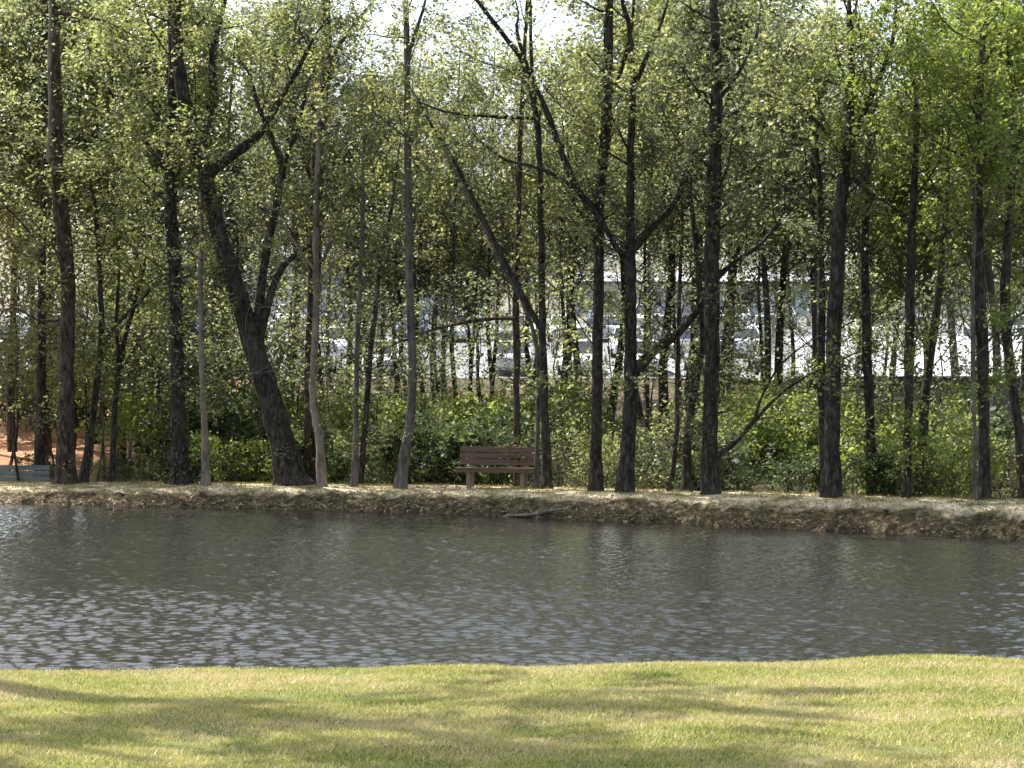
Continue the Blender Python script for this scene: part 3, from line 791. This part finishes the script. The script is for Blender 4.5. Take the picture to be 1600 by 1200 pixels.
# ------------------------------------------------------------------ ground litter, grass
def scatter_bank(n, tlo, thi, x0=-14, x1=14, bias=1.0):
    x = npr.uniform(x0, x1, n); t = tlo + (thi - tlo) * npr.random(n) ** bias
    y = shore(x) + t
    return np.stack([x, y, ground(x, y) + 0.015], 1)
P = np.concatenate([scatter_bank(2500, 0.02, 1.3), scatter_bank(2600, -0.02, 0.10), scatter_bank(1500, 1.2, 4.5)])
tag(link_obj('leaf_litter', leaf_mesh('leaf_litter', P, 0.028, up=1.5, ratio=0.7), L_DRY), 'dry curled leaves scattered down the eroded face of the far bank', 'leaf litter', kind='stuff')
# short grass along the bank top
def blades(name, P, h, wd, lean=0.35):
    n = len(P)
    a = npr.uniform(0, 6.28, n); hh = h * npr.uniform(0.5, 1.3, n)
    dx, dy = np.cos(a) * wd / 2, np.sin(a) * wd / 2
    lx, ly = npr.normal(0, lean, n) * hh, npr.normal(0, lean, n) * hh
    V = np.empty((n, 3, 3))
    V[:, 0] = P + np.stack([dx, dy, 0 * dx], 1); V[:, 1] = P - np.stack([dx, dy, 0 * dx], 1)
    V[:, 2] = P + np.stack([lx, ly, hh], 1)
    return mesh_np(name, V.reshape(-1, 3), np.arange(n * 3).reshape(n, 3))
L_STRAW = leafmat('bank_grass_blade', [(0.09, 0.11, 0.03), (0.20, 0.19, 0.07), (0.36, 0.30, 0.16)], trans=0.3, rough=0.6, spec=0.2)
P = scatter_bank(60000, 0.5, 4.8)
k = (n_fine(P[:, 0], P[:, 1]) + n_shore(P[:, 0], P[:, 1]) + npr.normal(0, 0.5, len(P))) > -0.1
P = P[k]; P[:, 2] -= 0.015
tag(link_obj('bank_grass', blades('bank_grass', P, 0.05, 0.012), L_STRAW), 'short dry grass along the top of the far bank', 'grass', kind='stuff')

def lawnmat():
    m, n, out = newmat('lawn_blade')
    g = N(n, 'ShaderNodeNewGeometry')
    f = noise(n, 1.1, 8, 0.75, stretch=(0.6, 1.0, 1))
    a = N(n, 'ShaderNodeMath', operation='MULTIPLY_ADD'); n.links.new(g.outputs['Random Per Island'], a.inputs[0]); a.inputs[1].default_value = 0.30; n.links.new(f, a.inputs[2])
    col = ramp(n, a.outputs[0], [(0.42, (0.10, 0.16, 0.03)), (0.54, (0.33, 0.36, 0.07)), (0.68, (0.46, 0.41, 0.15)), (0.80, (0.62, 0.49, 0.30))])
    p = N(n, 'ShaderNodeBsdfPrincipled'); p.inputs['Roughness'].default_value = 0.5; p.inputs['Specular IOR Level'].default_value = 0.3
    n.links.new(col, p.inputs['Base Color'])
    t = N(n, 'ShaderNodeBsdfTranslucent'); n.links.new(col, t.inputs[0])
    mix = N(n, 'ShaderNodeMixShader'); mix.inputs[0].default_value = 0.4
    n.links.new(p.outputs[0], mix.inputs[1]); n.links.new(t.outputs[0], mix.inputs[2]); n.links.new(mix.outputs[0], out.inputs[0])
    return m
n = 430000
y = 8.0 + (16.2 - 8.0) * npr.random(n) ** 0.9
x = npr.uniform(-1, 1, n) * (0.27 * y + 1.2)
dens = n_fine(x * 0.6, y * 0.6) + 0.7 * n_lawn(x, y) + npr.normal(0, 0.8, n)
k = dens > -1.1
x, y = x[k], y[k]
P = np.stack([x, y, ground(x, y) - 0.003], 1)
tag(link_obj('lawn_grass', blades('lawn_grass', P, 0.025, 0.008, 0.6), lawnmat()), 'patchy mown grass of the near bank, yellow-green with straw patches', 'grass', kind='stuff')
x = npr.uniform(-4.5, 4.5, 90); y = npr.uniform(8.5, 15.4, 90)
P = np.stack([x, y, ground(x, y) + 0.025], 1)
tag(link_obj('fallen_leaves', leaf_mesh('fallen_leaves', P, 0.013, up=1.5, ratio=0.7), L_DRY), 'dry brown leaves fallen on the near lawn', 'fallen leaves', kind='stuff')

# near trees outside the frame that throw the streaks of shade on the lawn
def near_tree(x, y, H, r0, label, zlo, nl, nlimb):
    tr = Tree()
    pts = [Vector((x + rnd.uniform(-.12, .12) * (k > 0), y + rnd.uniform(-.12, .12) * (k > 0), gz(x, y) - 0.1 + H * k / 6)) for k in range(7)]
    mp, mr = smooth_path(pts, [r0 * (1 - 0.09 * k) for k in range(7)])
    base = pts[0]
    tr.mb.tube(mp, mr, 10)
    tr.limbs(mp, mr, nlimb, zlo, 4.2, nch=(6, 4), el=(0.25, 0.6))
    root = empty('tree', base)
    tag(root, label, 'tree')
    tr.mb.V = [(x - base.x, y - base.y, z - base.z) for x, y, z in tr.mb.V]
    tr.mb.build('trunk', BARK_DARK, root, True)
    tr.leaves('crown', nl, 0.10, 0.09, L_SPRING, root, base)
rnd.seed(5)
near_tree(-6.5, 16.9, 14.5, 0.25, 'larger tree on the near bank outside the left edge, shading the lawn', 9.0, 5500, 8)
near_tree(-7.4, 15.6, 12.0, 0.13, 'slimmer tree on the near bank outside the left edge', 8.5, 2500, 6)

# ------------------------------------------------------------------ bench
WOOD = surf('brown_bench_board', [(0.3, (0.07, 0.038, 0.022)), (0.55, (0.145, 0.08, 0.046)), (0.8, (0.23, 0.14, 0.085))], 6, 6, 0.6, 0.35, 0.004, (0.3, 3, 6), 20)
POST = surf('weathered_post', [(0.3, (0.16, 0.12, 0.09)), (0.7, (0.27, 0.21, 0.16))], 8, 6, 0.85, 0.2, 0.004, (3, 3, 0.5), 20)
GREENW = surf('green_grey_board', [(0.3, (0.09, 0.095, 0.088)), (0.7, (0.19, 0.195, 0.18))], 5, 6, 0.7, 0.3, 0.004, (0.3, 3, 6), 20)
def bev(o, w=0.006):
    m = o.modifiers.new('bevel', 'BEVEL'); m.width = w; m.segments = 2
    return o
def board(name, c, size, mat, parent, rx=0.0):
    mb = MB(); mb.box(c, size, Matrix.Rotation(rx, 4, 'X') if rx else None)
    return bev(mb.build(name, mat, parent))
def make_bench(loc, rz, label, wood, post, W=1.76):
    r = empty('bench', loc, rz)
    tag(r, label, 'bench', 'benches on the far path')
    # front is -Y ; seat boards
    for k in range(3): board('seat_board', (0, -0.19 + 0.15 * k, 0.455 - 0.006 * k), (W, 0.135, 0.045), wood, r)
    board('seat_apron', (0, -0.245, 0.40), (W, 0.035, 0.055), wood, r)
    for k in range(3): board('back_board', (0.0, 0.235 + 0.028 * k, 0.585 + 0.135 * k), (W, 0.035, 0.119), wood, r, math.radians(-12))
    for s in (-1, 1):
        x = s * 0.60
        mb = MB(); mb.box((x, -0.12, 0.16), (0.10, 0.10, 0.42)); mb.box((x, -0.12, 0.385), (0.17, 0.14, 0.034))
        bev(mb.build('leg', post, r))
        mb = MB(); mb.box((x, 0.26, 0.40), (0.085, 0.085, 0.92), Matrix.Rotation(math.radians(-9), 4, 'X'))
        bev(mb.build('back_post', post, r))
        mb = MB(); mb.box((x + s * 0.0, 0.03, 0.405), (0.06, 0.40, 0.055)); bev(mb.build('seat_rail', post, r))
    return r
bx = (776 - 800) / F * 45.0; bd = float(shore(np.array([bx]))[0]) + 2.7
make_bench((bx, bd, gz(bx, bd) - 0.02), math.radians(-11), 'brown wooden plank bench standing on the far path in front of dark shrubs', WOOD, POST)
bx = (12 - 800) / F * 49.6
make_bench((bx, 49.9, gz(bx, 49.9) - 0.52), math.radians(-6), 'low green-grey plank bench cut off by the left edge beside the thick brown trunk', GREENW, GREENW)

# driftwood at the waterline
mb = MB()
x0 = (800 - 800) / F * 42; 
q, qr = smooth_path([Vector((-0.1, float(shore(np.array([-0.1]))[0]) - 0.05, 0.03)), Vector((0.35, float(shore(np.array([0.35]))[0]) - 0.02, 0.06)), Vector((0.75, float(shore(np.array([0.75]))[0]) + 0.1, 0.14)), Vector((1.15, float(shore(np.array([1.15]))[0]) + 0.2, 0.2))], [0.02, 0.035, 0.04, 0.025])
mb.tube(q, qr, 7); q2, r2 = smooth_path([q[4], q[4] + Vector((0.15, -0.05, 0.10)), q[4] + Vector((0.4, -0.1, 0.12))], [0.02, 0.015, 0.008]); mb.tube(q2, r2, 5)
o = mb.build('driftwood', BARK_PALE, None, True)
tag(o, 'bleached dead branch lying at the waterline below the bench', 'driftwood')

# ------------------------------------------------------------------ cars
def paint(name, c, rough=0.25):
    m, n, out = newmat(name)
    p = princ(n, out, ramp(n, noise(n, 3, 3), [(0.3, tuple(v * 0.92 for v in c)), (0.7, c)]), rough, 0.5)
    p.inputs['Coat Weight'].default_value = 0.6
    return m
PAINTS = {'white': paint('car_white', (0.8, 0.8, 0.8)), 'silver': paint('car_silver', (0.5, 0.51, 0.53)), 'black': paint('car_black', (0.02, 0.02, 0.022)), 'blue': paint('car_blue', (0.05, 0.12, 0.3)), 'red': paint('car_red', (0.4, 0.03, 0.03)), 'grey': paint('car_grey', (0.16, 0.165, 0.17))}
GLASS = paint('car_glass', (0.02, 0.025, 0.03), 0.05)
RUB = surf('tyre_rubber', [(0.3, (0.02, 0.02, 0.02)), (0.7, (0.035, 0.035, 0.035))], 20)
RIM = surf('wheel_rim', [(0.3, (0.4, 0.4, 0.41)), (0.7, (0.55, 0.55, 0.56))], 8, rough=0.35, metal=0.8)
LAMP = paint('lamp_lens', (0.75, 0.75, 0.72), 0.1)
def make_car(col):
    r = empty('parked_car', (0, 0, 0))
    # lengthwise along Y, nose at -Y
    def loft(sec, name, mat):
        V, Fs = [], []
        for (yy, zs, hw) in sec:
            z0, z1 = zs
            for sx, zz, k in ((-1, z0, 0.92), (-1, (z0 + z1) / 2, 1.0), (-1, z1, 0.88), (1, z1, 0.88), (1, (z0 + z1) / 2, 1.0), (1, z0, 0.92)):
                V.append((sx * hw * k, yy, zz))
        m = len(sec)
        for i in range(m - 1):
            for k in range(6):
                a = i * 6 + k; b = i * 6 + (k + 1) % 6
                Fs.append((a, b, b + 6, a + 6))
        Fs.append((5, 4, 3, 2, 1, 0)); Fs.append(tuple((m - 1) * 6 + k for k in range(6)))
        o = link_obj(name, mesh_py(name, V, Fs, True), mat, r)
        return bev(o, 0.03)
    loft([(-2.25, (0.35, 0.62), 0.80), (-2.1, (0.22, 0.74), 0.88), (-1.2, (0.2, 0.9), 0.91), (0, (0.2, 0.93), 0.92), (1.4, (0.2, 0.95), 0.91), (2.1, (0.24, 0.92), 0.88), (2.25, (0.4, 0.75), 0.8)], 'body', col)
    V = []
    cab = [(-1.05, 0.90, 0.78), (-0.35, 1.40, 0.62), (0.85, 1.43, 0.62), (1.65, 0.93, 0.78)]
    for yy, zz, hw in cab: V += [(-hw, yy, zz), (hw, yy, zz)]
    # greenhouse: glass block with a painted roof
    gv = [(-0.80, -1.1, 0.88), (0.80, -1.1, 0.88), (0.80, 1.7, 0.90), (-0.80, 1.7, 0.90), (-0.63, -0.35, 1.385), (0.63, -0.35, 1.385), (0.63, 0.9, 1.40), (-0.63, 0.9, 1.40)]
    faces = {'windscreen': (0, 1, 5, 4), 'side_window': (1, 2, 6, 5), 'rear_window': (2, 3, 7, 6), 'side_window ': (3, 0, 4, 7)}
    for nm, f in faces.items():
        c = sum((Vector(gv[i]) for i in f), Vector()) / 4
        P = [Vector(gv[i]) for i in f]
        nrm = (P[1] - P[0]).cross(P[2] - P[0]).normalized()
        mbb = MB(); b = 0
        mbb.V = [tuple(p) for p in P] + [tuple(p - nrm * 0.02) for p in P]
        mbb.F = [(0, 1, 2, 3), (7, 6, 5, 4), (0, 4, 5, 1), (1, 5, 6, 2), (2, 6, 7, 3), (3, 7, 4, 0)]
        mbb.build(nm.strip(), GLASS, r)
    mbb = MB(); mbb.box((0, 0.275, 1.41), (1.30, 1.30, 0.05))
    for sx in (-1, 1):
        for (a, b2) in (((0.80, -1.1, 0.89), (0.635, -0.35, 1.39)), ((0.80, 1.7, 0.91), (0.635, 0.9, 1.40)), ((0.82, 0.35, 0.9), (0.65, 0.3, 1.40))):
            mbb.tube([(sx * a[0], a[1], a[2]), (sx * b2[0], b2[1], b2[2])], [0.04, 0.035], 5)
    bev(mbb.build('roof', col, r), 0.02)
    for sx in (-1, 1):
        for yy in (-1.4, 1.35):
            mbb = MB(); mbb.tube([(sx * 0.70, yy, 0.32), (sx * 0.93, yy, 0.32)], [0.32, 0.32], 18)
            wh = mbb.build('wheel', RUB, r)
            mbb = MB(); mbb.tube([(sx * 0.90, yy, 0.32), (sx * 0.94, yy, 0.32)], [0.2, 0.18], 12)
            mbb.build('rim', RIM, wh)
        mbb = MB(); mbb.box((sx * 0.62, -2.17, 0.62), (0.32, 0.12, 0.12)); mbb.build('headlight', LAMP, r)
        mbb = MB(); mbb.box((sx * 0.62, 2.17, 0.74), (0.3, 0.12, 0.13)); mbb.build('tail_light', PAINTS['red'], r)
        mbb = MB(); mbb.box((sx * 0.98, -0.75, 0.95), (0.18, 0.1, 0.12)); mbb.build('mirror', col, r)
    return r
cars = {k: make_car(v) for k, v in PAINTS.items() if k != 'red'}
first = set()
rowname = ['front', 'second', 'third', 'back']
for ri, row in enumerate((92, 104, 118, 134)):
    cc = {}
    for i in range(-13, 14):
        X = i * 2.9 + 0.05
        if abs(X) > 0.27 * row or rnd.random() < (0.45 if ri == 0 else 0.28): continue
        colr = rnd.choice(['white'] * 9 + ['silver'] * 5 + ['grey'] * 2 + ['black'] * 2 + ['blue'])
        if ri == 0 and i == -1: colr = 'black'
        pr = cars[colr]
        o = copy_tree(pr) if colr in first else pr
        first.add(colr)
        o.location = (X, row, 2.6 + 0.07 * (row - 88) + 0.04)
        o.rotation_euler = (math.atan(0.07), 0, 0) if rnd.random() < 0.5 else (-math.atan(0.07), 0, math.pi)
        j = cc.get(colr, 0); cc[colr] = j + 1
        tag(o, f'{colr} car in the {rowname[ri]} row of the parking lot, {ordw(j)} {colr} one from the left', 'car', 'cars in the parking lot beyond the trees')

# ------------------------------------------------------------------ buildings
WALLW = surf('pale_wall', [(0.3, (0.62, 0.63, 0.63)), (0.7, (0.74, 0.75, 0.75))], 0.6, 5, 0.85, 0.2)
WALLG = surf('grey_wall', [(0.3, (0.16, 0.155, 0.15)), (0.7, (0.26, 0.25, 0.24))], 1.2, 6, 0.9, 0.2)
ROOFW = surf('white_metal_roof', [(0.3, (0.34, 0.35, 0.36)), (0.7, (0.52, 0.52, 0.52))], 0.7, 5, 0.45, 0.5)
EAVE = surf('dark_eave', [(0.3, (0.03, 0.03, 0.03)), (0.7, (0.06, 0.06, 0.06))], 4)
DOORM = surf('white_door', [(0.3, (0.5, 0.52, 0.53)), (0.7, (0.62, 0.64, 0.65))], 2)
def wall_with(mb, x0, x1, y, z0, z1): pass
def building(x0, x1, y0, y1, z0, zw, zr, label, wall, roof, win):
    r = empty('building', ((x0 + x1) / 2, y0, z0))
    cx, hw, dp = 0, (x1 - x0) / 2, y1 - y0
    H = zw - z0
    tag(r, label, 'building')
    mb = MB(); mb.box((0, dp / 2, H / 2 - 0.3), (2 * hw, dp, H + 0.6)); mb.build('wall', wall, r)
    # pitched roof, ridge along X
    mb = MB(); o = 0.6; R = zr - zw
    prof = [(-o, H - 0.02), (-o, H + 0.16), (dp / 2, H + R), (dp + o, H + 0.16), (dp + o, H - 0.02)]
    for sx in (-1, 1):
        for yy, zz in prof: mb.V.append((sx * (hw + o), yy, zz))
    mb.F = [(0, 1, 2, 3, 4), (9, 8, 7, 6, 5), (1, 6, 7, 2), (2, 7, 8, 3), (4, 3, 8, 9), (0, 4, 9, 5), (0, 5, 6, 1)]
    rf = mb.build('roof', roof, r)
    mb = MB()
    k = -hw
    while k < hw + 0.4:                                     # standing seams
        a = Vector((k, -o, H + 0.17)); b = Vector((k, dp / 2, H + R + 0.01))
        mb.tube([a, b], [0.025, 0.025], 4); k += 0.9
    mb.build('roof_seam', roof, rf)
    mb = MB(); mb.box((0, -o - 0.05, H + 0.06), (2 * hw + 2 * o, 0.1, 0.24)); mb.build('gutter', EAVE, r)
    for (wx, wz, ww, wh, kind) in win:
        mb = MB(); mb.box((wx, -0.03, wz), (ww + 0.16, 0.06, wh + 0.16)); fr = mb.build('window' if kind == 'w' else 'door', EAVE if kind == 'd' else DOORM, r)
        mb = MB(); mb.box((wx, -0.065, wz), (ww, 0.02, wh)); mb.build('pane' if kind == 'w' else 'door_leaf', GLASS if kind == 'w' else DOORM, fr)
        if kind == 'w':
            mb = MB(); mb.box((wx, -0.08, wz), (0.04, 0.012, wh)); mb.build('mullion', DOORM, fr)
    return r
building(10.5, 30, 74, 82, 0.2, 2.62, 4.3, 'low grey-walled building with a white metal roof behind the right hand trunks', WALLG, ROOFW,
         [(-6.5, 1.2, 1.3, 1.1, 'w'), (-3.2, 1.0, 1.0, 2.0, 'd'), (0.5, 1.2, 1.3, 1.1, 'w'), (4.5, 1.2, 1.3, 1.1, 'w')])
building(-27, -2, 152, 164, 6.9, 11.2, 12.6, 'long pale building beyond the parking lot behind the leaning tree', WALLW, ROOFW,
         [(-11 + 2.7 * k, 2.2, 1.3, 1.4, 'w') for k in range(9)])
building(4, 44, 152, 166, 6.9, 9.4, 10.6, 'wide low pale building beyond the parking lot on the right', WALLW, ROOFW,
         [(-17 + 3.3 * k, 1.4, 1.5, 1.1, 'w') for k in range(11)])

# drop the building blocks that no place used
for o in [o for o in bpy.data.objects if o.parent is None and o.type == 'EMPTY' and not o.get('label')]:
    for c in list(o.children_recursive): bpy.data.objects.remove(c)
    bpy.data.objects.remove(o)
